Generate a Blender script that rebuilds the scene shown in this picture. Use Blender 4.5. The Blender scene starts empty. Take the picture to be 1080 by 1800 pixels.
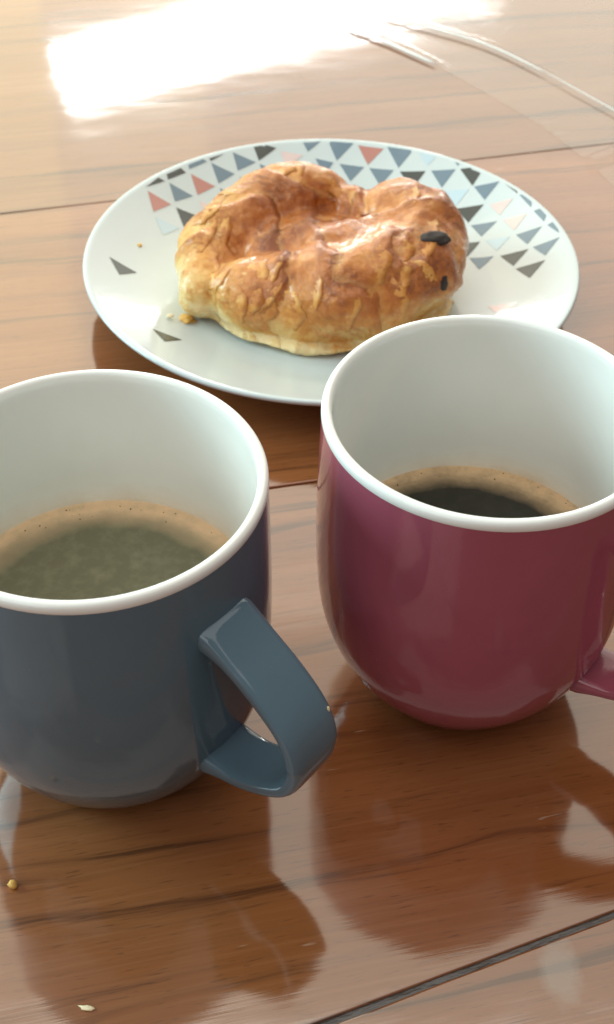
import bpy, bmesh, math, random
from mathutils import Vector, Matrix, noise
from mathutils.bvhtree import BVHTree

random.seed(7)
CM = 0.01            # everything below is laid out in centimetres
R = math.radians
scene = bpy.context.scene
col = scene.collection

# ---------------------------------------------------------------- camera
cam_data = bpy.data.cameras.new('camera')
cam = bpy.data.objects.new('camera', cam_data)
col.objects.link(cam)
cam.location = (0, 0, 30.494 * CM)
PITCH, ROLL = 0.739, 0.019
cam.rotation_euler = (Matrix.Rotation(math.pi / 2 - PITCH, 3, 'X') @ Matrix.Rotation(ROLL, 3, 'Z')).to_euler()
cam_data.sensor_fit = 'HORIZONTAL'
cam_data.sensor_width = 36
cam_data.lens = 2306.9 / 1080 * 36
cam_data.clip_start = 0.01
cam_data.clip_end = 50
cam_data.dof.use_dof = True
cam_data.dof.focus_distance = 0.345
cam_data.dof.aperture_fstop = 46
scene.camera = cam
scene.render.resolution_x, scene.render.resolution_y = 614, 1024

# ---------------------------------------------------------------- light
world = bpy.data.worlds.new('World')
scene.world = world
world.use_nodes = True
bg = world.node_tree.nodes['Background']
bg.inputs[0].default_value = (1.0, 0.96, 0.91, 1)
bg.inputs[1].default_value = 0.20


def area_light(name, loc, target, sx, sy, radiance, colour, roll=0.0):
    d = bpy.data.lights.new(name, 'AREA')
    d.shape = 'RECTANGLE'
    d.size, d.size_y = sx * CM, sy * CM
    d.energy = radiance * math.pi * sx * sy * CM * CM
    d.color = colour
    o = bpy.data.objects.new(name, d)
    col.objects.link(o)
    o.location = Vector(loc) * CM
    q = (Vector(target) - Vector(loc)).to_track_quat('-Z', 'Y')
    o.rotation_euler = (q.to_matrix() @ Matrix.Rotation(roll, 3, 'Z')).to_euler()
    return o


# a far window stretched tall to fill the reflections, a window to the left of it, and a softer one behind the viewer
# left panes tinted warm to imitate haze, paler to the right and above
for wx, ww, wl, wc in ((-98, 124, 2.5, (1.0, .91, .66)), (-25.5, 21, 2.15, (1.0, .94, .75)), (40, 110, 1.85, (1.0, .96, .82))):
    area_light('window_light_back', (wx, 170, 80), (wx, 0, 80), ww, 140, wl, wc)
area_light('window_light_upper', (-30, 170, 250), (-30, 0, 250), 240, 200, 1.25, (1.0, .94, .78))
area_light('window_light_side', (-170, 70, 75), (0, 40, 0), 110, 90, 12, (0.60, 0.93, 1.0))
area_light('glare_strip', (-5, 150, 29.6), (-5, 0, 29.6), 53, 7.3, 22, (1, 1, 1), R(17))  # added slanted strip, shaped so its reflection makes the table's glare patch
area_light('window_light_room', (-110, -120, 120), (0, 30, 0), 130, 110, 1.6, (1.0, 0.97, 0.94))
area_light('overhead_fill', (0, 10, 210), (0, 10, 0), 260, 220, 1.1, (1.0, 0.96, 0.90))  # unseen fill, added to brighten the mug interiors

scene.view_settings.view_transform = 'Standard'
scene.view_settings.look = 'None'
scene.view_settings.gamma = 1
scene.view_settings.use_curve_mapping = False
scene.view_settings.exposure = 0.15
scene.render.engine = 'CYCLES'
scene.cycles.max_bounces = 10
scene.cycles.transparent_max_bounces = 12
scene.cycles.use_denoising = True
scene.cycles.caustics_reflective = False
scene.cycles.caustics_refractive = False


# ---------------------------------------------------------------- helpers
def link_obj(name, me, m, parent=None, smooth=True):
    for v in me.vertices:
        v.co *= CM
    me.update()
    if m:
        me.materials.append(m)
    if smooth:
        me.polygons.foreach_set('use_smooth', [True] * len(me.polygons))
    o = bpy.data.objects.new(name, me)
    col.objects.link(o)
    o.parent = parent
    return o


def from_bm(name, bm, m, parent=None, smooth=True):
    bmesh.ops.recalc_face_normals(bm, faces=bm.faces)
    me = bpy.data.meshes.new(name)
    bm.to_mesh(me)
    bm.free()
    return link_obj(name, me, m, parent, smooth)


def thing(name, label, cat, loc, rz=0.0, group=None):
    o = bpy.data.objects.new(name, None)
    o.empty_display_size = 0.02
    col.objects.link(o)
    o.location = Vector(loc) * CM
    o.rotation_euler = (0, 0, rz)
    o['label'], o['category'] = label, cat
    if group:
        o['group'] = group
    return o


def tag(o, label, cat, group=None):
    o['label'], o['category'] = label, cat
    if group:
        o['group'] = group
    return o


def catmull(pts, n):
    """Catmull-Rom through a list of tuples, n samples per span."""
    P = [pts[0]] + list(pts) + [pts[-1]]
    out = []
    for i in range(1, len(P) - 2):
        a, b, c, d = P[i - 1:i + 3]
        for k in range(n):
            t = k / n
            out.append(tuple(.5 * (2 * q + (r - p) * t + (2 * p - 5 * q + 4 * r - s) * t * t + (3 * q - p - 3 * r + s) * t ** 3)
                             for p, q, r, s in zip(a, b, c, d)))
    out.append(tuple(pts[-1]))
    return out


def lathe(profile, n=112):
    bm = bmesh.new()
    rings = []
    for r, z in profile:
        if r < 1e-4:
            rings.append([bm.verts.new((0, 0, z))])
        else:
            rings.append([bm.verts.new((r * math.cos(2 * math.pi * k / n), r * math.sin(2 * math.pi * k / n), z)) for k in range(n)])
    for a, b in zip(rings, rings[1:]):
        for k in range(n):
            j = (k + 1) % n
            if len(a) == 1 and len(b) == 1:
                continue
            if len(a) == 1:
                bm.faces.new((a[0], b[k], b[j]))
            elif len(b) == 1:
                bm.faces.new((a[k], a[j], b[0]))
            else:
                bm.faces.new((a[k], a[j], b[j], b[k]))
    return bm


# ---------------------------------------------------------------- materials
class NT:
    def __init__(self, name):
        self.m = bpy.data.materials.new(name)
        self.m.use_nodes = True
        self.t = self.m.node_tree
        self.b = self.t.nodes['Principled BSDF']
        self.co = None

    def n(self, kind, **kw):
        x = self.t.nodes.new('ShaderNode' + kind)
        for k, v in kw.items():
            if k.startswith('i_'):
                x.inputs[k[2:].replace('_', ' ')].default_value = v
            else:
                setattr(x, k, v)
        return x

    def l(self, a, b):
        self.t.links.new(a, b)

    def coords(self, scale=(1, 1, 1), rotz=0.0, loc=(0, 0, 0), src='Object'):
        """Object coordinates in centimetres, turned by rotz, then scaled."""
        if self.co is None:
            self.co = self.n('TexCoord')
        a = self.n('Mapping')
        a.inputs['Scale'].default_value = (100, 100, 100)
        a.inputs['Rotation'].default_value = (0, 0, rotz)
        self.l(self.co.outputs[src], a.inputs['Vector'])
        b = self.n('Mapping')
        b.inputs['Scale'].default_value = scale
        b.inputs['Location'].default_value = loc
        self.l(a.outputs[0], b.inputs['Vector'])
        return b.outputs[0]

    def noise(self, vec, scale, detail=3, rough=.55, dist=0.0):
        x = self.n('TexNoise')
        x.inputs['Scale'].default_value = scale
        x.inputs['Detail'].default_value = detail
        x.inputs['Roughness'].default_value = rough
        x.inputs['Distortion'].default_value = dist
        self.l(vec, x.inputs['Vector'])
        return x.outputs['Fac']

    def ramp(self, fac, stops, interp='LINEAR'):
        x = self.n('ValToRGB')
        x.color_ramp.interpolation = interp
        e = x.color_ramp.elements
        while len(e) < len(stops):
            e.new(.5)
        for s, (p, c) in zip(e, stops):
            s.position = p
            s.color = (*c, 1) if not isinstance(c, (int, float)) else (c, c, c, 1)
        self.l(fac, x.inputs[0])
        return x.outputs[0]

    def mix(self, fac, a, b, blend='MIX'):
        x = self.n('Mix', data_type='RGBA', blend_type=blend)
        for s, v in ((x.inputs[0], fac), (x.inputs[6], a), (x.inputs[7], b)):
            if hasattr(v, 'is_output'):
                self.l(v, s)
            elif isinstance(v, (int, float)):
                s.default_value = v
            else:
                s.default_value = (*v, 1)
        return x.outputs[2]

    def math(self, op, a, b=0.0, c=0.0):
        x = self.n('Math', operation=op)
        for s, v in zip(x.inputs, (a, b, c)):
            if hasattr(v, 'is_output'):
                self.l(v, s)
            else:
                s.default_value = v
        return x.outputs[0]

    def bump(self, h, strength, dist, normal=None):
        x = self.n('Bump')
        x.inputs['Strength'].default_value = strength
        x.inputs['Distance'].default_value = dist
        self.l(h, x.inputs['Height'])
        if normal is not None:
            self.l(normal, x.inputs['Normal'])
        return x.outputs[0]

    def set(self, **kw):
        for k, v in kw.items():
            s = self.b.inputs[k.replace('_', ' ')]
            if hasattr(v, 'is_output'):
                self.l(v, s)
            elif isinstance(v, (tuple, list)) and len(s.default_value) == 4:
                s.default_value = (*v, 1)
            else:
                s.default_value = v
        return self.m


def glaze(name, colour, var=.06, rough=.12, flecks=True, tide=None):
    t = NT(name)
    v = t.coords()
    f = t.noise(v, .8, 3)
    base = t.mix(f, tuple(c * (1 - var) for c in colour), tuple(min(1, c * (1 + var)) for c in colour))
    if flecks:      # tiny pin-holes in the glaze
        s = t.noise(t.coords(loc=(3, 9, 4)), 9, 1)
        base = t.mix(t.ramp(s, [(0, 0), (.80, 0), (.84, .5)]), base, tuple(min(1, c * 2.2 + .05) for c in colour))
    if tide:        # dried coffee left on the wall above the liquid
        sp = t.n('SeparateXYZ')
        t.l(v, sp.inputs[0])
        zz = t.math('ADD', t.math('ADD', sp.outputs[2], -tide), t.math('MULTIPLY', t.math('ADD', t.noise(v, .7, 5, .6), -.5), -1.3))
        base = t.mix(t.ramp(t.math('MULTIPLY_ADD', zz, .5, .2), [(.15, .55), (.30, .22), (.55, 0)]), base, (.62, .45, .27))
    nb = t.bump(t.noise(v, 1.3, 2), .12, .0006)
    nb = t.bump(t.noise(v, 26, 2), .03, .0002, nb)
    r = t.math('MULTIPLY_ADD', t.noise(v, 2.5, 4), .10, rough - .05)
    return t.set(Base_Color=base, Roughness=r, Normal=nb, IOR=1.52)


def wood(name, seed, tone, pale_patch=None, even=1.0):
    t = NT(name)
    ang = -R(13.5)
    warp = t.noise(t.coords((.05, .12, .1), ang, (seed, seed * 3, 0)), 1, 3)
    v = t.coords((.035, 1, 1), ang, (seed * 7.3, seed * 1.9, 0))
    wv = t.n('VectorMath', operation='MULTIPLY_ADD')
    t.l(warp, wv.inputs[0])
    wv.inputs[1].default_value = (0, 3.2, 0)
    t.l(v, wv.inputs[2])
    v = wv.outputs[0]
    broad = t.noise(v, .33, 3, .5)
    grain = t.noise(v, 1.0, 5, .62)
    fine = t.noise(t.coords((.10, 4.5, 1), ang, (seed, seed, 0)), 1.6, 4, .65)
    blotch = t.noise(t.coords((.10, .2, .2), ang, (seed * 2, 1, 0)), 1.0, 3)
    c = t.ramp(broad, [(.30, (.165, .056, .019)), (.5, (.232, .081, .027)), (.7, (.295, .112, .040))])
    c = t.mix(t.ramp(blotch, [(.35, 0), (.7, .55)]), c, (.26, .088, .026))
    # narrow dark late-wood lines
    lines = t.ramp(grain, [(.36, 1), (.43, .15), (.50, 0)])
    c = t.mix(t.math('MULTIPLY', lines, .72), c, (.055, .020, .009))
    c = t.mix(t.math('MULTIPLY', t.ramp(fine, [(.50, 0), (.75, 1)]), .30), c, (.36, .16, .07))
    c = t.mix(t.math('MULTIPLY', t.ramp(fine, [(.28, 1), (.42, 0)]), .45), c, (.07, .026, .012))
    # pale scuffs along the grain
    sc = t.noise(t.coords((.35, 3.2, 1), ang, (seed * 5, 2, 0)), 1.2, 3, .6)
    gate = t.noise(t.coords((.16, .3, 1), ang, (seed * 4, 5, 0)), 1, 2)
    scf = t.math('MULTIPLY', t.ramp(sc, [(.68, 0), (.74, 1)]), t.ramp(gate, [(.5, 0), (.62, .7)]))
    c = t.mix(scf, c, (.62, .48, .36))
    pore = t.noise(t.coords((.8, 9, 1), ang, (seed * 3, 8, 0)), 1.5, 2, .5)
    c = t.mix(t.math('MULTIPLY', t.ramp(pore, [(.62, 0), (.70, 1)]), .45), c, (.06, .024, .012))
    c = t.mix(1.0, c, tone, 'MULTIPLY')
    if pale_patch:       # a pale greyish patch mixed into the wood colour
        q = t.coords((1 / pale_patch[2], 1 / pale_patch[3], 0), 0, (-pale_patch[0] / pale_patch[2], -pale_patch[1] / pale_patch[3], 0))
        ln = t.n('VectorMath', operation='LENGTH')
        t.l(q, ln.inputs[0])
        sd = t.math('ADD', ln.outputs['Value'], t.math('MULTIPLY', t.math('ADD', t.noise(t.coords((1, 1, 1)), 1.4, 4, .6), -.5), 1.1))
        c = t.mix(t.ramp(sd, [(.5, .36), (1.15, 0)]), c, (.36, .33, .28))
    h = t.math('ADD', t.math('MULTIPLY', grain, .5), t.math('MULTIPLY', fine, .3))
    nb = t.bump(h, .045 * even, .0010)
    wav = t.noise(t.coords((.20, .42, 1), ang, (seed, 0, 0)), 1, 2, .45)
    nb = t.bump(wav, .17 * even, .0022, nb)
    ro = t.math('MULTIPLY_ADD', t.noise(t.coords((.25, .5, .5), ang), 1, 4), .07, .04)
    return t.set(Base_Color=c, Roughness=ro, Normal=nb, IOR=1.95)


M = {}
M['plate'] = glaze('plate_glaze', (.58, .635, .625), .02, .10, False)
M['blue'] = glaze('slate_blue_glaze', (.098, .160, .205), .06, .09)
M['red'] = glaze('burgundy_glaze', (.35, .085, .125), .06, .09)
for k, c in (('D', (.050, .056, .050)), ('B', (.150, .215, .265)), ('L', (.50, .62, .67)),
             ('R', (.48, .20, .16)), ('P', (.74, .56, .52))):
    M['print_' + k] = glaze('printed_glaze_' + {'D': 'charcoal', 'B': 'slate', 'L': 'pale_blue', 'R': 'terracotta', 'P': 'blush'}[k], c, .05, .12, False)


def coffee_mat(name, inner, radius, ring, ring_col, off):
    t = NT(name)
    v = t.coords()
    s = t.n('SeparateXYZ')
    t.l(v, s.inputs[0])
    x = t.math('ADD', s.outputs[0], -off[0])
    y = t.math('ADD', s.outputs[1], -off[1])
    r = t.math('SQRT', t.math('ADD', t.math('MULTIPLY', x, x), t.math('MULTIPLY', y, y)))
    r = t.math('ADD', r, t.math('MULTIPLY', t.math('ADD', t.noise(v, .9, 5, .6), -.5), .55))
    f = t.math('DIVIDE', r, radius)
    e = ring
    base = t.ramp(f, [(e - .13, inner), (e - .03, tuple(.55 * a + .45 * b for a, b in zip(inner, ring_col))),
                      (e + .05, ring_col), (1.0, tuple(min(1, c * 1.15) for c in ring_col))])
    mott = t.noise(v, 2.2, 6, .7)
    base = t.mix(t.ramp(mott, [(.45, 0), (.7, .35)]), base, tuple(min(1, c * 1.9) for c in inner))
    nb = t.bump(t.noise(v, 3, 4), .05, .0004)
    return t.set(Base_Color=base, Roughness=t.ramp(f, [(e - .1, .06), (e + .05, .32)]), Normal=nb, IOR=1.34)


def pastry_mat():
    t = NT('glazed_pastry_crust')
    at = t.n('Attribute', attribute_name='bake').outputs['Fac']
    ph = t.n('Attribute', attribute_name='layer').outputs['Fac']
    v = t.coords()
    n1 = t.noise(v, .9, 4, .6)
    n2 = t.noise(v, 4.5, 5, .7)
    # edges of the rolled layers: ragged lines across the roll
    ph = t.math('ADD', ph, t.math('MULTIPLY', t.math('ADD', t.noise(v, 1.6, 5, .65), -.5), .45))
    fr = t.math('FRACT', ph)
    lip = t.ramp(fr, [(0, .0), (.70, .35), (.93, 1.0), (1.0, 0)])
    leaf = t.math('FRACT', t.math('MULTIPLY_ADD', ph, 5.0, t.math('MULTIPLY', n2, 1.6)))
    leaf = t.ramp(leaf, [(0, 0), (.8, 1), (1, 0)])
    gate = t.ramp(t.noise(v, .75, 2), [(.45, 0), (.62, 1)])
    leaf = t.math('MULTIPLY', leaf, gate)
    f = t.math('ADD', at, t.math('MULTIPLY', t.math('ADD', n1, -.5), .70))
    f = t.math('ADD', f, t.math('MULTIPLY', t.math('ADD', n2, -.5), .42))
    f = t.math('ADD', f, t.math('MULTIPLY', t.math('ADD', lip, -.4), .20))
    f = t.math('ADD', f, t.math('MULTIPLY', leaf, .26))
    sx = t.n('CombineXYZ')
    t.l(t.math('MULTIPLY', ph, 5.0), sx.inputs[0])
    sv = t.n('VectorMath', operation='MULTIPLY_ADD')
    t.l(v, sv.inputs[0])
    sv.inputs[1].default_value = (.8, .8, .5)
    t.l(sx.outputs[0], sv.inputs[2])
    n3 = t.noise(sv.outputs[0], 1.3, 6, .68)
    f = t.math('ADD', f, t.math('MULTIPLY', t.math('ADD', n3, -.5), .55))
    c = t.ramp(f, [(0.0, (.88, .66, .32)), (.22, (.80, .48, .145)), (.45, (.70, .285, .050)),
                   (.70, (.55, .170, .026)), (1.0, (.30, .075, .014))])
    # a sliver of pale dough shows just behind each lip
    c = t.mix(t.math('MULTIPLY', t.ramp(fr, [(0, 1), (.05, .6), (.11, 0)]), .25), c, (.80, .52, .20))
    h = t.math('ADD', t.math('MULTIPLY', lip, .55), t.math('MULTIPLY', leaf, .5))
    h = t.math('ADD', h, t.math('MULTIPLY', n2, .30))
    h = t.math('ADD', h, t.math('MULTIPLY', n3, .55))
    nb = t.bump(h, .65, .0018)
    nb = t.bump(t.noise(v, 13, 4, .7), .42, .0006, nb)
    ro = t.ramp(n1, [(.35, .22), (.65, .50)])
    return t.set(Base_Color=c, Roughness=ro, Normal=nb, Subsurface_Weight=.10, Subsurface_Radius=(.006, .003, .001),
                 Subsurface_Scale=.5, Coat_Weight=t.ramp(n1, [(.40, .6), (.6, .05)]), Coat_Roughness=.14)


def crumb_mat(name, colour):
    t = NT(name)
    v = t.coords()
    f = t.noise(v, 9, 4)
    return t.set(Base_Color=t.mix(f, tuple(c * .75 for c in colour), tuple(min(1, c * 1.2) for c in colour)), Roughness=.6,
                 Normal=t.bump(f, .4, .0006))


def film_mat():
    m = bpy.data.materials.new('clear_plastic_film')
    m.use_nodes = True
    t = m.node_tree
    t.nodes.clear()
    out = t.nodes.new('ShaderNodeOutputMaterial')
    tr = t.nodes.new('ShaderNodeBsdfTransparent')
    tr.inputs[0].default_value = (.99, .995, .99, 1)
    gl = t.nodes.new('ShaderNodeBsdfGlossy')
    gl.inputs['Roughness'].default_value = .12
    df = t.nodes.new('ShaderNodeBsdfDiffuse')
    df.inputs[0].default_value = (.75, .78, .76, 1)
    fr = t.nodes.new('ShaderNodeLayerWeight')      # same from both sides, as a thin film is
    fr.inputs[0].default_value = .18
    m1 = t.nodes.new('ShaderNodeMixShader')
    m2 = t.nodes.new('ShaderNodeMixShader')
    m2.inputs[0].default_value = .02
    mu = t.nodes.new('ShaderNodeMath')
    mu.operation = 'MULTIPLY'
    mu.inputs[1].default_value = .16
    t.links.new(fr.outputs['Facing'], mu.inputs[0])
    t.links.new(mu.outputs[0], m1.inputs[0])
    t.links.new(tr.outputs[0], m1.inputs[1])
    t.links.new(gl.outputs[0], m1.inputs[2])
    t.links.new(m1.outputs[0], m2.inputs[1])
    t.links.new(df.outputs[0], m2.inputs[2])
    co = t.nodes.new('ShaderNodeTexCoord')
    no = t.nodes.new('ShaderNodeTexNoise')
    no.inputs['Scale'].default_value = 60
    bp = t.nodes.new('ShaderNodeBump')
    bp.inputs['Strength'].default_value = .12
    bp.inputs['Distance'].default_value = .002
    t.links.new(co.outputs['Object'], no.inputs['Vector'])
    t.links.new(no.outputs['Fac'], bp.inputs['Height'])
    t.links.new(bp.outputs[0], gl.inputs['Normal'])
    t.links.new(m2.outputs[0], out.inputs[0])
    return m


M['pastry'] = pastry_mat()
t = NT('browned_flake')
_v = t.coords()
_f = t.noise(_v, 1.6, 5, .65)
M['leafy'] = t.set(Base_Color=t.ramp(_f, [(.34, (.78, .42, .11)), (.5, (.68, .28, .052)), (.64, (.52, .165, .028))]), Roughness=.34,
                   Normal=t.bump(t.noise(_v, 11, 4, .7), .4, .0006), Coat_Weight=.3, Coat_Roughness=.15)
M['choc'] = crumb_mat('dark_chocolate', (.022, .012, .008))
M['crumb'] = crumb_mat('golden_crumb', (.72, .42, .10))
M['flake'] = crumb_mat('pale_flake', (.80, .66, .42))
M['film'] = film_mat()
t = NT('fold_highlight_white')
M['highlight'] = t.set(Base_Color=t.mix(t.noise(t.coords(), 2, 3), (.80, .82, .80), (.92, .93, .91)), Roughness=.2, Alpha=.7)  # near-white colour carries the highlight along the film's folds
t = NT('dark_joint_filler')
M['joint'] = t.set(Base_Color=t.mix(t.noise(t.coords(), 3, 3), (.030, .025, .023), (.085, .070, .060)), Roughness=.3, IOR=1.7, Normal=t.bump(t.noise(t.coords((.4, 2, 1), -R(22)), 2, 4), .5, .002))

# ---------------------------------------------------------------- table
table = thing('table', 'varnished reddish brown table of wide wooden planks under the cups and plate', 'table', (0, 0, 0))
# joints between the planks: a point on each and its angle; the planks lie between consecutive joints
JOINTS = [((0, -16), 20.0), ((4.0, 16.5), 22.5), ((-.5, 34.9), 14.0), ((0, 57.25), 15.5), ((0, 86), 15.5), ((0, 108), 15.5)]
TONES = [(.95, .93, .92), (1, 1, 1), (1.04, 1.0, .97), (.90, 1.0, 1.12), (.90, 1.0, 1.12)]  # far planks get less red, haze put into their colour


def joint_y(j, x):
    (px, py), a = j
    return py + (x - px) * math.tan(R(a))


GAP = (.1, .12, .05, .035, .06, .1)
for i in range(5):
    lo, hi = JOINTS[i], JOINTS[i + 1]
    bm = bmesh.new()
    N = 60
    top = []
    for k in range(N + 1):          # edges that are not ruler straight
        x = -55 + 110 * k / N
        top.append((x, joint_y(lo, x) + GAP[i] * (.8 + .5 * noise.noise((x * .35, i * 7.1, 0))), joint_y(hi, x) - GAP[i + 1] * (.8 + .5 * noise.noise((x * .35, i * 7.1 + 3, 0)))))
    va = [bm.verts.new((x, a, 0)) for x, a, b in top]
    vb = [bm.verts.new((x, b, 0)) for x, a, b in top]
    for k in range(N):
        bm.faces.new((va[k], va[k + 1], vb[k + 1], vb[k]))
    ext = bmesh.ops.extrude_face_region(bm, geom=list(bm.faces))
    bmesh.ops.translate(bm, vec=(0, 0, -2.4), verts=[g for g in ext['geom'] if isinstance(g, bmesh.types.BMVert)])
    bmesh.ops.recalc_face_normals(bm, faces=bm.faces)
    edges = [e for e in bm.edges if all(abs(v.co.z) < 1e-5 for v in e.verts) and len(e.link_faces) == 2
             and abs(e.link_faces[0].normal.z - e.link_faces[1].normal.z) > .5]
    bmesh.ops.bevel(bm, geom=edges, offset=.06, segments=3, profile=.5, affect='EDGES')
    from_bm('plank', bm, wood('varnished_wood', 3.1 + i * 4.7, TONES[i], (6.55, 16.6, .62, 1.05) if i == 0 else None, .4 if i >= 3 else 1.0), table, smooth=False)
bm = bmesh.new()
bmesh.ops.create_cube(bm, size=1, matrix=Matrix.Translation((0, 48, -.70)) @ Matrix.Diagonal((108, 150, 1.2, 1)))
for v in list(bm.verts):
    v.co.y += (v.co.x) * math.tan(R(16))
from_bm('joint_filler', bm, M['joint'], table, smooth=False)

# ---------------------------------------------------------------- mugs
MUG_H = 9.96
OUT = [(2.35, .12), (2.62, .22), (2.82, .45), (3.22, .98), (3.68, 1.72), (4.06, 2.65), (4.27, 3.6), (4.38, 5.0), (4.40, 6.5),
       (4.375, 8.0), (4.335, 9.71)]


def mug_radius(z):
    for (r0, z0), (r1, z1) in zip(OUT, OUT[1:]):
        if z0 <= z <= z1:
            return r0 + (r1 - r0) * (z - z0) / (z1 - z0)
    return OUT[-1][0]


def make_mug(label, centre, glaze_mat, angle, low, level):
    t = thing('coffee_mug', label, 'mug', (*centre, 0), group='ceramic mugs on the table')
    body = [(0, .10), (1.9, .10), (2.05, .0), (2.25, .0), (2.30, .06)] + catmull(OUT, 6)
    from_bm('body', lathe(body), glaze_mat, t)
    rim = [(4.334, 9.70), (4.348, 9.75), (4.340, 9.87), (4.30, 9.935), (4.24, 9.965), (4.17, 9.968), (4.11, 9.94), (4.07, 9.87)]
    inner = rim + catmull([(4.05, 9.7), (4.04, 8.0), (4.02, 6.5), (4.0, 5.0), (3.9, 3.7), (3.66, 2.7), (3.2, 1.8), (2.5, 1.1), (1.5, .75), (0, .7)], 5)
    from_bm('lining', lathe(inner), glaze('white_glaze', (.86, .855, .81), .02, .10, False, level), t)
    # ribbon handle swept in the plane (radial, z)
    path = [(3.95, 7.72), (4.30, 7.72), (5.05, 7.38), (6.02, 6.72), (6.74, 5.98), (7.02, 5.1), (6.82, 4.22 + low * .3), (6.2, 3.58 + low * .6), (5.2, 3.06 + low * .9), (4.25, 2.88 + low), (3.62, 2.80 + low)]
    pts = catmull(path, 9)
    a = R(angle)
    rad, tan = Vector((math.cos(a), math.sin(a), 0)), Vector((-math.sin(a), math.cos(a), 0))
    bm = bmesh.new()
    NS = 40
    rings = []
    for i, (r, z) in enumerate(pts):
        p0, p1 = pts[max(0, i - 1)], pts[min(len(pts) - 1, i + 1)]
        d = Vector((p1[0] - p0[0], p1[1] - p0[1])).normalized()
        nrm = rad * d.y + Vector((0, 0, -d.x))
        fl = max(0.0, 1 - max(0.0, r - mug_radius(z)) / .95) ** 2      # swells into the wall
        hw, ht = .83 + .05 * fl, .235 + .20 * fl
        if i > len(pts) / 2:
            hw -= .04
        ring = []
        for k in range(NS):
            u = 2 * math.pi * k / NS
            cu, su = math.cos(u), math.sin(u)
            x = hw * math.copysign(abs(cu) ** (.42 + .25 * fl), cu)
            y = ht * math.copysign(abs(su) ** .62, su)
            y *= 1 - .10 * (1 - (x / hw) ** 2)
            ring.append(bm.verts.new(rad * r + Vector((0, 0, z)) + tan * x + nrm * y))
        rings.append(ring)
    for p, q in zip(rings, rings[1:]):
        for k in range(NS):
            j = (k + 1) % NS
            bm.faces.new((p[k], p[j], q[j], q[k]))
    bm.faces.new(rings[0])
    bm.faces.new(rings[-1])
    h = from_bm('handle', bm, glaze_mat, t)
    return t, h, rad, tan


BLUE, RED = (-5.269, 23.694), (4.65, 26.582)
mug_a, handle_a, ra, ta = make_mug('slate blue glazed mug with white inside, its wide ribbon handle beside the burgundy mug', BLUE, M['blue'], -38.5, 0, 5.5)
mug_b, handle_b, rb, tb = make_mug('burgundy glazed mug with white inside standing in front of the patterned plate', RED, M['red'], -31, -.5, 4.62)

# a chip in the blue handle's outer edge and a fleck on its wall
bm = bmesh.new()
bmesh.ops.create_icosphere(bm, subdivisions=2, radius=1, matrix=Matrix.Translation(ra * 6.93 + ta * .70 + Vector((0, 0, 5.97))) @ Matrix.Diagonal((.05, .05, .13, 1)))
from_bm('chip', bm, M['flake'], handle_a)


def coffee(label, mug, centre, z, m, seed, nb):
    rr = 4.06
    prof = [(0, z), (1, z), (2, z), (3, z), (3.7, z + .005), (3.9, z + .02), (rr - .06, z + .05), (rr, z + .10), (rr, z - .25), (0, z - .25)]
    root = thing('coffee', label, 'coffee', (*centre, 0), group='coffee in the mugs')
    from_bm('liquid', lathe(prof, 96), m, root)
    rnd = random.Random(seed)
    bm = bmesh.new()
    for k in range(nb):
        a = rnd.uniform(0, 2 * math.pi)
        q = rr - .1 - abs(rnd.gauss(0, .28))
        s = rnd.uniform(.012, .032)
        bmesh.ops.create_icosphere(bm, subdivisions=1, radius=s, matrix=Matrix.Translation((q * math.cos(a), q * math.sin(a), z + .02)))
    o = from_bm('foam_bubbles', bm, M['bubble'], root)
    o['kind'] = 'stuff'
    return root


t = NT('crema_bubble')
M['bubble'] = t.set(Base_Color=t.mix(t.noise(t.coords(), 8, 2), (.20, .115, .055), (.38, .24, .12)), Roughness=.12)
coffee('olive brown coffee with tan crema ring in the slate blue mug', mug_a, BLUE, 5.5,
       coffee_mat('milky_coffee', (.150, .140, .086), 4.06, .92, (.66, .46, .28), (.05, -.35)), 3, 60)
coffee('near black coffee with tan crema ring in the burgundy mug', mug_b, RED, 4.62,
       coffee_mat('black_coffee', (.026, .024, .017), 4.06, .91, (.60, .41, .24), (-.15, -.25)), 5, 50)

# ---------------------------------------------------------------- plate
PC = (.80, 47.214)
plate = thing('plate', 'white porcelain plate printed with small grey, blue and terracotta triangles', 'plate', (*PC, 0))
TOP = [(0, .55), (5.8, .55), (6.8, .72), (8, 1.15), (9, 1.55), (9.9, 1.93)]


def plate_z(r):
    for (r0, z0), (r1, z1) in zip(TOPD, TOPD[1:]):
        if r0 <= r <= r1:
            return z0 + (z1 - z0) * (r - r0) / (r1 - r0)
    return TOPD[-1][1]


TOPD = [TOP[0]] + catmull(TOP[1:], 8)
rimp = [(10.06, 1.99), (10.14, 1.97), (10.17, 1.90), (10.13, 1.80), (10.02, 1.73)]
under = catmull([(9.0, 1.24), (8, .84), (7, .45), (6.3, .25), (6.1, .0), (5.75, .0), (5.6, .15)], 5) + [(0, .18)]
from_bm('dish', lathe(TOPD + rimp + under, 144), M['plate'], plate)

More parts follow.
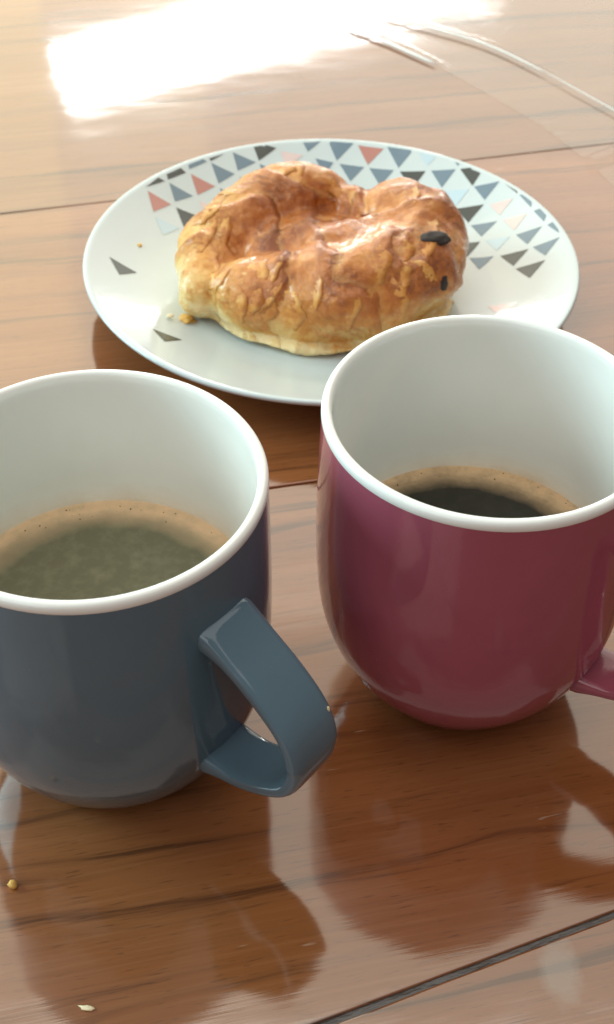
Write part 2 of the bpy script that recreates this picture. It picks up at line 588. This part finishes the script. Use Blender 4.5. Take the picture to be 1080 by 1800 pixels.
TRI = [
('D',[(-8.2,5.36),(-7.74,6.16),(-7.44,6.07)]),
('D',[(-7.4,6.5),(-7.31,6.22),(-6.57,6.93),(-6.81,7.12)]),
('B',[(-6.5,7.42),(-6.44,7.19),(-5.68,7.88),(-5.87,7.97)]),
('D',[(-5.59,8.09),(-5.51,7.96),(-4.94,8.54)]),
('R',[(-8.12,5.16),(-7.77,3.98),(-7.08,4.79)]),
('B',[(-7.25,6.05),(-6.92,5.03),(-6.18,5.68)]),
('R',[(-6.36,6.94),(-5.98,5.82),(-5.25,6.58)]),
('B',[(-5.49,7.87),(-5.1,6.8),(-4.41,7.54)]),
('B',[(-4.55,8.73),(-4.27,7.76),(-3.47,8.41)]),
('L',[(-7.68,3.72),(-7.25,2.7),(-6.6,3.47)]),
('D',[(-6.85,4.7),(-6.43,3.62),(-5.71,4.52)]),
('P',[(-5.86,5.49),(-5.49,4.39),(-4.76,5.27)]),
('B',[(-5.03,6.55),(-4.67,5.47),(-3.97,6.17)]),
('D',[(-4.16,7.42),(-3.79,6.35),(-3.05,7.1)]),
('D',[(-3.6,9.23),(-3.33,8.52),(-2.55,9.35),(-3.09,9.46)]),
('B',[(-3.3,8.35),(-3.0,7.37),(-2.19,8.01)]),
('P',[(-2.35,9.21),(-2.07,8.37),(-1.29,9.11)]),
('B',[(-1.35,9.86),(-1.08,9.31),(-0.47,9.92),(-0.93,9.91)]),
('B',[(-0.14,9.95),(0.27,8.88),(1.05,9.82)]),
('B',[(-0.73,8.97),(-0.3,8.05),(0.12,8.78)]),
('R',[(1.25,9.7),(1.71,8.61),(2.45,9.44)]),
('B',[(2.62,9.52),(3.12,8.3),(3.81,9.19)]),
('L',[(4.08,8.99),(4.43,8.21),(4.9,8.66)]),
('B',[(0.4,8.71),(0.91,7.74),(1.54,8.5)]),
('B',[(1.78,8.43),(2.27,7.4),(2.9,8.21)]),
('D',[(3.18,8.09),(3.7,7.01),(4.35,7.92)]),
('B',[(4.6,7.89),(5.04,6.82),(5.69,7.71)]),
('B',[(5.65,8.19),(5.79,7.88),(5.91,8.01)]),
('D',[(5.89,7.67),(6.38,6.54),(6.83,7.24),(6.41,7.61)]),
('B',[(6.45,6.47),(6.86,5.52),(7.55,6.4)]),
('L',[(5.01,6.64),(5.6,5.57),(6.23,6.39)]),
('B',[(3.96,6.83),(4.54,5.83),(4.89,6.66)]),
('D',[(5.61,5.41),(6.09,4.39),(6.81,5.27)]),
('B',[(4.73,5.62),(5.07,4.63),(5.45,5.46)]),
('P',[(7.06,5.16),(7.42,4.35),(8.05,5.15)]),
('P',[(7.55,3.97),(7.95,3.12),(8.54,3.95)]),
('D',[(7.68,6.33),(8.26,5.36),(8.25,5.57)]),
('B',[(8.32,5.25),(8.74,4.25),(8.81,4.62),(8.48,5.2)]),
('B',[(8.82,3.98),(9.16,3.1),(9.32,3.49),(9.1,4.01)]),
('B',[(9.27,2.79),(9.66,2.02),(9.67,2.33),(9.52,2.9)]),
('B',[(9.78,1.82),(9.82,1.59),(9.76,1.92)]),
('B',[(7.99,2.79),(8.38,1.94),(9.06,2.83)]),
('B',[(8.57,1.62),(8.97,0.78),(9.66,1.72)]),
('L',[(6.74,2.98),(7.13,2.12),(7.75,2.8)]),
('B',[(6.19,4.18),(6.58,3.32),(7.29,4.02)]),
('B',[(5.3,4.42),(5.6,3.44),(5.98,4.3)]),
('D',[(5.48,3.21),(5.85,2.05),(6.51,3.0)]),
('D',[(7.24,1.69),(7.7,0.73),(8.39,1.59)]),
('D',[(7.76,0.48),(8.22,-0.5),(8.94,0.46)]),
('B',[(5.98,2.0),(6.32,1.06),(6.99,1.81)]),
('P',[(6.43,-1.8),(6.88,-3.07),(7.54,-2.14)]),
('D',[(-9.18,-0.09),(-8.65,-1.15),(-8.02,-0.54)]),
('D',[(-6.94,-4.8),(-6.38,-5.72),(-5.78,-5.11)]),
]


def printed(c, poly):
    """A flat printed patch that follows the plate's surface."""
    bm = bmesh.new()
    vs = [bm.verts.new((x, y, 0)) for x, y in poly]
    bm.faces.new(vs)
    if bm.faces[:][0].normal.z < 0 or True:
        bmesh.ops.triangulate(bm, faces=bm.faces)
    bmesh.ops.subdivide_edges(bm, edges=bm.edges, cuts=3, use_grid_fill=True)
    for v in bm.verts:
        v.co.z = plate_z(math.hypot(v.co.x, v.co.y)) + .014
    bm.normal_update()
    for f in bm.faces:
        if f.normal.z < 0:
            f.normal_flip()
    me = bpy.data.meshes.new('printed_triangle')
    bm.to_mesh(me)
    bm.free()
    return link_obj('printed_triangle', me, M['print_' + c], plate)


for c, poly in TRI:
    printed(c, poly)

# ---------------------------------------------------------------- pastry
ROLL_A = [(-4.9, -2.0, 1.2, 1.35), (-4.7, .1, 1.75, 1.6), (-3.3, 1.9, 2.35, 1.75), (-1.5, 3.0, 2.9, 1.7), (-.2, 3.2, 2.6, 1.35)]
ROLL_B = [(-3.3, -2.5, 1.35, 1.6), (-1.6, -2.7, 1.7, 1.95), (.6, -2.8, 1.85, 2.25), (2.8, -1.5, 2.1, 2.35), (3.75, .4, 2.4, 2.15), (2.9, 2.0, 2.65, 1.8)]


def make_pastry():
    PB = .56
    sa, sb = catmull(ROLL_A, 10), catmull(ROLL_B, 10)
    samples = sa + sb
    bm = bmesh.new()
    for x, y, z, r in samples:
        bmesh.ops.create_icosphere(bm, subdivisions=3, radius=r, matrix=Matrix.Translation((x, y, z)))
    bmesh.ops.create_icosphere(bm, subdivisions=3, radius=1, matrix=Matrix.Translation((1.2, -1.1, 1.9)) @ Matrix.Diagonal((3.3, 2.4, 2.1, 1)))
    bmesh.ops.create_icosphere(bm, subdivisions=3, radius=1, matrix=Matrix.Translation((-.8, .3, 1.65)) @ Matrix.Diagonal((3.4, 2.8, 1.85, 1)))
    bmesh.ops.create_icosphere(bm, subdivisions=3, radius=1, matrix=Matrix.Translation((1.0, 2.4, 2.5)) @ Matrix.Diagonal((1.3, 1.2, 1.45, 1)))
    bmesh.ops.create_icosphere(bm, subdivisions=3, radius=1, matrix=Matrix.Translation((-.1, -1.3, .30)) @ Matrix.Diagonal((5.3, 3.75, .50, 1)))
    me = bpy.data.meshes.new('tmp')
    bm.to_mesh(me)
    bm.free()
    o = bpy.data.objects.new('tmp', me)
    col.objects.link(o)
    md = o.modifiers.new('r', 'REMESH')
    md.mode = 'VOXEL'
    md.voxel_size = .10
    sm = o.modifiers.new('s', 'SMOOTH')
    sm.iterations = 7
    sm.factor = .5
    dg = bpy.context.evaluated_depsgraph_get()
    new = bpy.data.meshes.new_from_object(o.evaluated_get(dg))
    bpy.data.objects.remove(o)
    new.update()
    nv = [v.normal.copy() for v in new.vertices]
    rolls = []
    for smp, base in ((sa, 0.0), (sb, 20.0)):
        acc, row = base, []
        for k, q in enumerate(smp):
            if k:
                acc += (Vector(q[:3]) - Vector(smp[k - 1][:3])).length
            row.append((q[0], q[1], acc))
        rolls.append(row)
    bake, layer = [], []
    for v, n in zip(new.vertices, nv):
        p = v.co.copy()
        best = None
        for row in rolls:            # arc length along whichever roll is nearer
            ws = ss = 0.0
            dm = 1e9
            for x, y, a in row:
                d2 = (p.x - x) ** 2 + (p.y - y) ** 2
                dm = min(dm, d2)
                w = 1.0 / (d2 + .25) ** 3
                ws += w
                ss += w * a
            if best is None or dm < best[0]:
                best = (dm, ss / ws)
        s = best[1]
        ph = s / 2.9 + .20 * p.z + .7 * noise.noise(p * .40)
        fr = ph - math.floor(ph)
        step = fr ** 1.5 - max(0.0, (fr - .86) / .14) ** 1.2
        top = max(0.0, min(1.0, (p.z - .5) / 1.5))
        d = .22 * (step - .3) * top
        d += .26 * noise.noise(p * .5) + .08 * noise.noise(p * 1.3 + Vector((5, 2, 1))) * top
        d += .035 * noise.noise(p * 3.5) + .02 * noise.noise(p * 8)
        v.co = p + n * d
        if v.co.z < 0.0:
            v.co.z = .02 * noise.noise(p * 2)
        b = .22 + .46 * max(0.0, min(1.0, (p.z - .7) / 2.0))
        if p.z < .62:
            b -= .28
        # browner in the glazed middle, paler at the rolled left end
        b += .24 * math.exp(-((p.x + 1.2) ** 2 + (p.y - .4) ** 2) / 4.0)
        b -= .30 * max(0.0, min(1.0, (-p.x - 2.8) / 2.0))
        b -= .20 * math.exp(-((p.x + .9) ** 2 + (p.y - 3.4) ** 2) / 3.0)
        bake.append(max(0.0, min(1.0, b)))
        layer.append(ph)
    for nm, data in (('bake', bake), ('layer', layer)):
        a = new.attributes.new(nm, 'FLOAT', 'POINT')
        a.data.foreach_set('value', data)
    new.materials.clear()
    root = thing('pastry', 'golden brown glazed curled pastry with dark chocolate bits resting on the plate', 'pastry', (PC[0] - .15, PC[1] - .45, PB))
    root.scale = (.98, 1.0, .86)
    bvh = BVHTree.FromPolygons([v.co.copy() for v in new.vertices], [tuple(p.vertices) for p in new.polygons])
    link_obj('crust', new, M['pastry'], root)
    return root, bvh


pastry, bvh = make_pastry()


def lump(name, m, parent, co, size, seed, normal=None, rz=0.0, amp=.35, sub=3):
    bm = bmesh.new()
    bmesh.ops.create_icosphere(bm, subdivisions=sub, radius=1)
    for v in bm.verts:
        v.co *= 1 + amp * noise.noise(v.co * 1.7 + Vector((seed, seed * 2, 0)))
    q = (normal or Vector((0, 0, 1))).to_track_quat('Z', 'Y').to_matrix().to_4x4()
    bmesh.ops.transform(bm, verts=bm.verts, matrix=Matrix.Translation(co) @ q @ Matrix.Rotation(rz, 4, 'Z') @ Matrix.Diagonal((*size, 1)))
    return from_bm(name, bm, m, parent)


for co, size, rz, sd in (((4.2, -1.8, 4.0), (.36, .60, .13), 1.3, 2), ((4.61, -3.08, 2.57), (.24, .46, .13), .2, 6)):
    hit, nrm, idx, dist = bvh.find_nearest(Vector(co))
    lump('chocolate_chunk', M['choc'], pastry, hit - nrm * .06, size, sd, nrm, rz)


def crust_flake(centre, length, width, ang, seed):
    """A thin torn leaf of crust that follows the surface and lifts along one edge."""
    hit, nrm, idx, dist = bvh.find_nearest(Vector(centre))
    up = Vector((0, 0, 1)) if abs(nrm.z) < .9 else Vector((0, 1, 0))
    e1 = nrm.cross(up).normalized()
    e2 = nrm.cross(e1).normalized()
    a, b = e1 * math.cos(ang) + e2 * math.sin(ang), e2 * math.cos(ang) - e1 * math.sin(ang)
    NU, NW = 9, 5
    bm = bmesh.new()
    low, high = [], []
    for i in range(NU):
        u = i / (NU - 1) * 2 - 1
        rl, rh = [], []
        for k in range(NW):
            w = k / (NW - 1)
            half = width * (1 - .75 * abs(u) ** 2.2) * (1 + .45 * noise.noise((u * 2.6, seed, 0)))
            off = a * (u * length) + b * ((w - .5) * 2 * half + .12 * noise.noise((u * 3, seed, w)))
            h2, n2, _i, _d = bvh.find_nearest(hit + off)
            lift = -.025 + .060 * w ** 1.3 * (1 - .6 * u * u) + .015 * noise.noise((u * 4, seed + 3, w * 3))
            rl.append(bm.verts.new(h2 + n2 * (lift - .010)))
            rh.append(bm.verts.new(h2 + n2 * lift))
        low.append(rl)
        high.append(rh)
    for g in (low, high):
        for i in range(NU - 1):
            for k in range(NW - 1):
                bm.faces.new((g[i][k], g[i + 1][k], g[i + 1][k + 1], g[i][k + 1]))
    ring = [(i, 0) for i in range(NU)] + [(NU - 1, k) for k in range(1, NW)] + [(i, NW - 1) for i in range(NU - 2, -1, -1)] + [(0, k) for k in range(NW - 2, 0, -1)]
    for (i, k), (j, l) in zip(ring, ring[1:] + ring[:1]):
        bm.faces.new((low[i][k], low[j][l], high[j][l], high[i][k]))
    return from_bm('crust_flake', bm, M['leafy'], pastry)


rnd = random.Random(21)
for k in range(26):
    t_ = rnd.random()
    if k % 3 == 0:
        c0 = Vector(ROLL_A[rnd.randrange(len(ROLL_A))][:3]) + Vector((rnd.uniform(-1, .5), rnd.uniform(-1.2, .8), 1.8))
    else:
        c0 = Vector(ROLL_B[rnd.randrange(len(ROLL_B))][:3]) + Vector((rnd.uniform(-1, 1), rnd.uniform(-2.6, -.4), rnd.uniform(.2, 2.2)))
    crust_flake(c0, rnd.uniform(.6, 1.1), rnd.uniform(.34, .62), rnd.uniform(1.1, 2.0), rnd.uniform(0, 90))
lump('loose_flake', M['crumb'], pastry, (-5.75, -2.75, .14), (.34, .30, .16), 9, None, .5, .7)


# ---------------------------------------------------------------- crumbs
def crumb(name, label, loc, size, rz, m, seed):
    o = lump(name, m, None, (0, 0, 0), size, seed, None, rz, .45, 2)
    o.location = Vector(loc) * CM
    return tag(o, label, 'crumb')


crumb('pastry_crumb', 'round yellow pastry crumb on the bare table left of the slate blue mug', (-7.516, 18.686, .10), (.115, .13, .11), .4, M['crumb'], 11)
crumb('pastry_flake', 'thin pale pastry flake lying on the table in front of the slate blue mug', (-5.117, 15.377, .03), (.20, .07, .04), -.15, M['flake'], 12)
crumb('pastry_crumb', 'tiny orange crumb on the plate beside its lone charcoal triangle', (-8.12 + PC[0], 1.48 + PC[1], 1.26), (.11, .12, .07), .4, M['crumb'], 13)
crumb('pastry_crumb', 'tiny pale crumb on the plate between the pastry and lower charcoal triangle', (-6.41 + PC[0], -3.4 + PC[1], 1.00), (.14, .12, .06), .9, M['flake'], 14)


# ---------------------------------------------------------------- clear plastic wrapper
def dist_seg(p, a, b):
    ab, ap = (b[0] - a[0], b[1] - a[1]), (p[0] - a[0], p[1] - a[1])
    t = max(0, min(1, (ab[0] * ap[0] + ab[1] * ap[1]) / (ab[0] ** 2 + ab[1] ** 2)))
    return math.hypot(ap[0] - t * ab[0], ap[1] - t * ab[1])


def poly_dist(p, pl):
    return min(dist_seg(p, a, b) for a, b in zip(pl, pl[1:]))


EDGE = [(-2.5, 79.2), (1.8, 75.1), (6.6, 70.2), (9.4, 66.4), (11.9, 62.6), (13.5, 59.1), (14.4, 56.9), (16.5, 53.5), (19, 49.5)]
FOLD = [(2.8, 77.8), (5.1, 76.1), (9.5, 73.0), (12.6, 69.2), (15.6, 64.7), (19.5, 59)]
CREASE = [(.4, 76.5), (1.8, 75.1), (4.0, 73.0), (6.6, 70.2)]
TIP = [(13.6, 59.0), (15.2, 60.3), (18, 62.5)]
wrap = thing('plastic_wrapper', 'crumpled clear plastic wrapper lying on the table beyond the plate', 'wrapper', (14, 66, 0))
edge = catmull(EDGE, 8)
bm = bmesh.new()
rows = []
NV = 40
for x, y in edge:
    row = []
    for k in range(NV + 1):
        u = k / NV
        px, py = x + 13.5 * u, y + 9.0 * u
        q = (px, py)
        z = .04 + .04 * (noise.noise((px * .3, py * .3, 1)) + .6)
        z += .22 * math.exp(-(poly_dist(q, FOLD) / .35) ** 2)
        z += .18 * math.exp(-(poly_dist(q, CREASE) / .3) ** 2)
        z += .40 * math.exp(-(poly_dist(q, TIP) / .5) ** 2)
        row.append(bm.verts.new((px - 14, py - 66, max(.03, z))))
    rows.append(row)
for a, b in zip(rows, rows[1:]):
    for k in range(NV):
        bm.faces.new((a[k], a[k + 1], b[k + 1], b[k]))
from_bm('film', bm, M['film'], wrap)


def highlight_tube(name, pl, r, z):  # white tube laid on a fold as its painted highlight
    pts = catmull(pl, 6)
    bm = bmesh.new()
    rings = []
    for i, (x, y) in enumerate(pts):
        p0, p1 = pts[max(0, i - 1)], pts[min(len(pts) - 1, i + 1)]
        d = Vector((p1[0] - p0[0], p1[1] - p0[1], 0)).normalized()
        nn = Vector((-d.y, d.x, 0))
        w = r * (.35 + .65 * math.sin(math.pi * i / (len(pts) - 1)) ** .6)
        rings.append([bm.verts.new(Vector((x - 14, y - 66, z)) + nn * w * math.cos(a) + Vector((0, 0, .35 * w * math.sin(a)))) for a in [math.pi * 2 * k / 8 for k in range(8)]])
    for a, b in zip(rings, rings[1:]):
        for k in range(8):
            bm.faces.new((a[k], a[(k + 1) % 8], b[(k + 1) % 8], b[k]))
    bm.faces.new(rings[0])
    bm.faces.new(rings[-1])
    return from_bm(name, bm, M['highlight'], wrap)


highlight_tube('fold_highlight', CREASE, .15, .16)
highlight_tube('fold_highlight', FOLD[:4], .11, .2)
highlight_tube('fold_highlight', FOLD[3:], .05, .22)
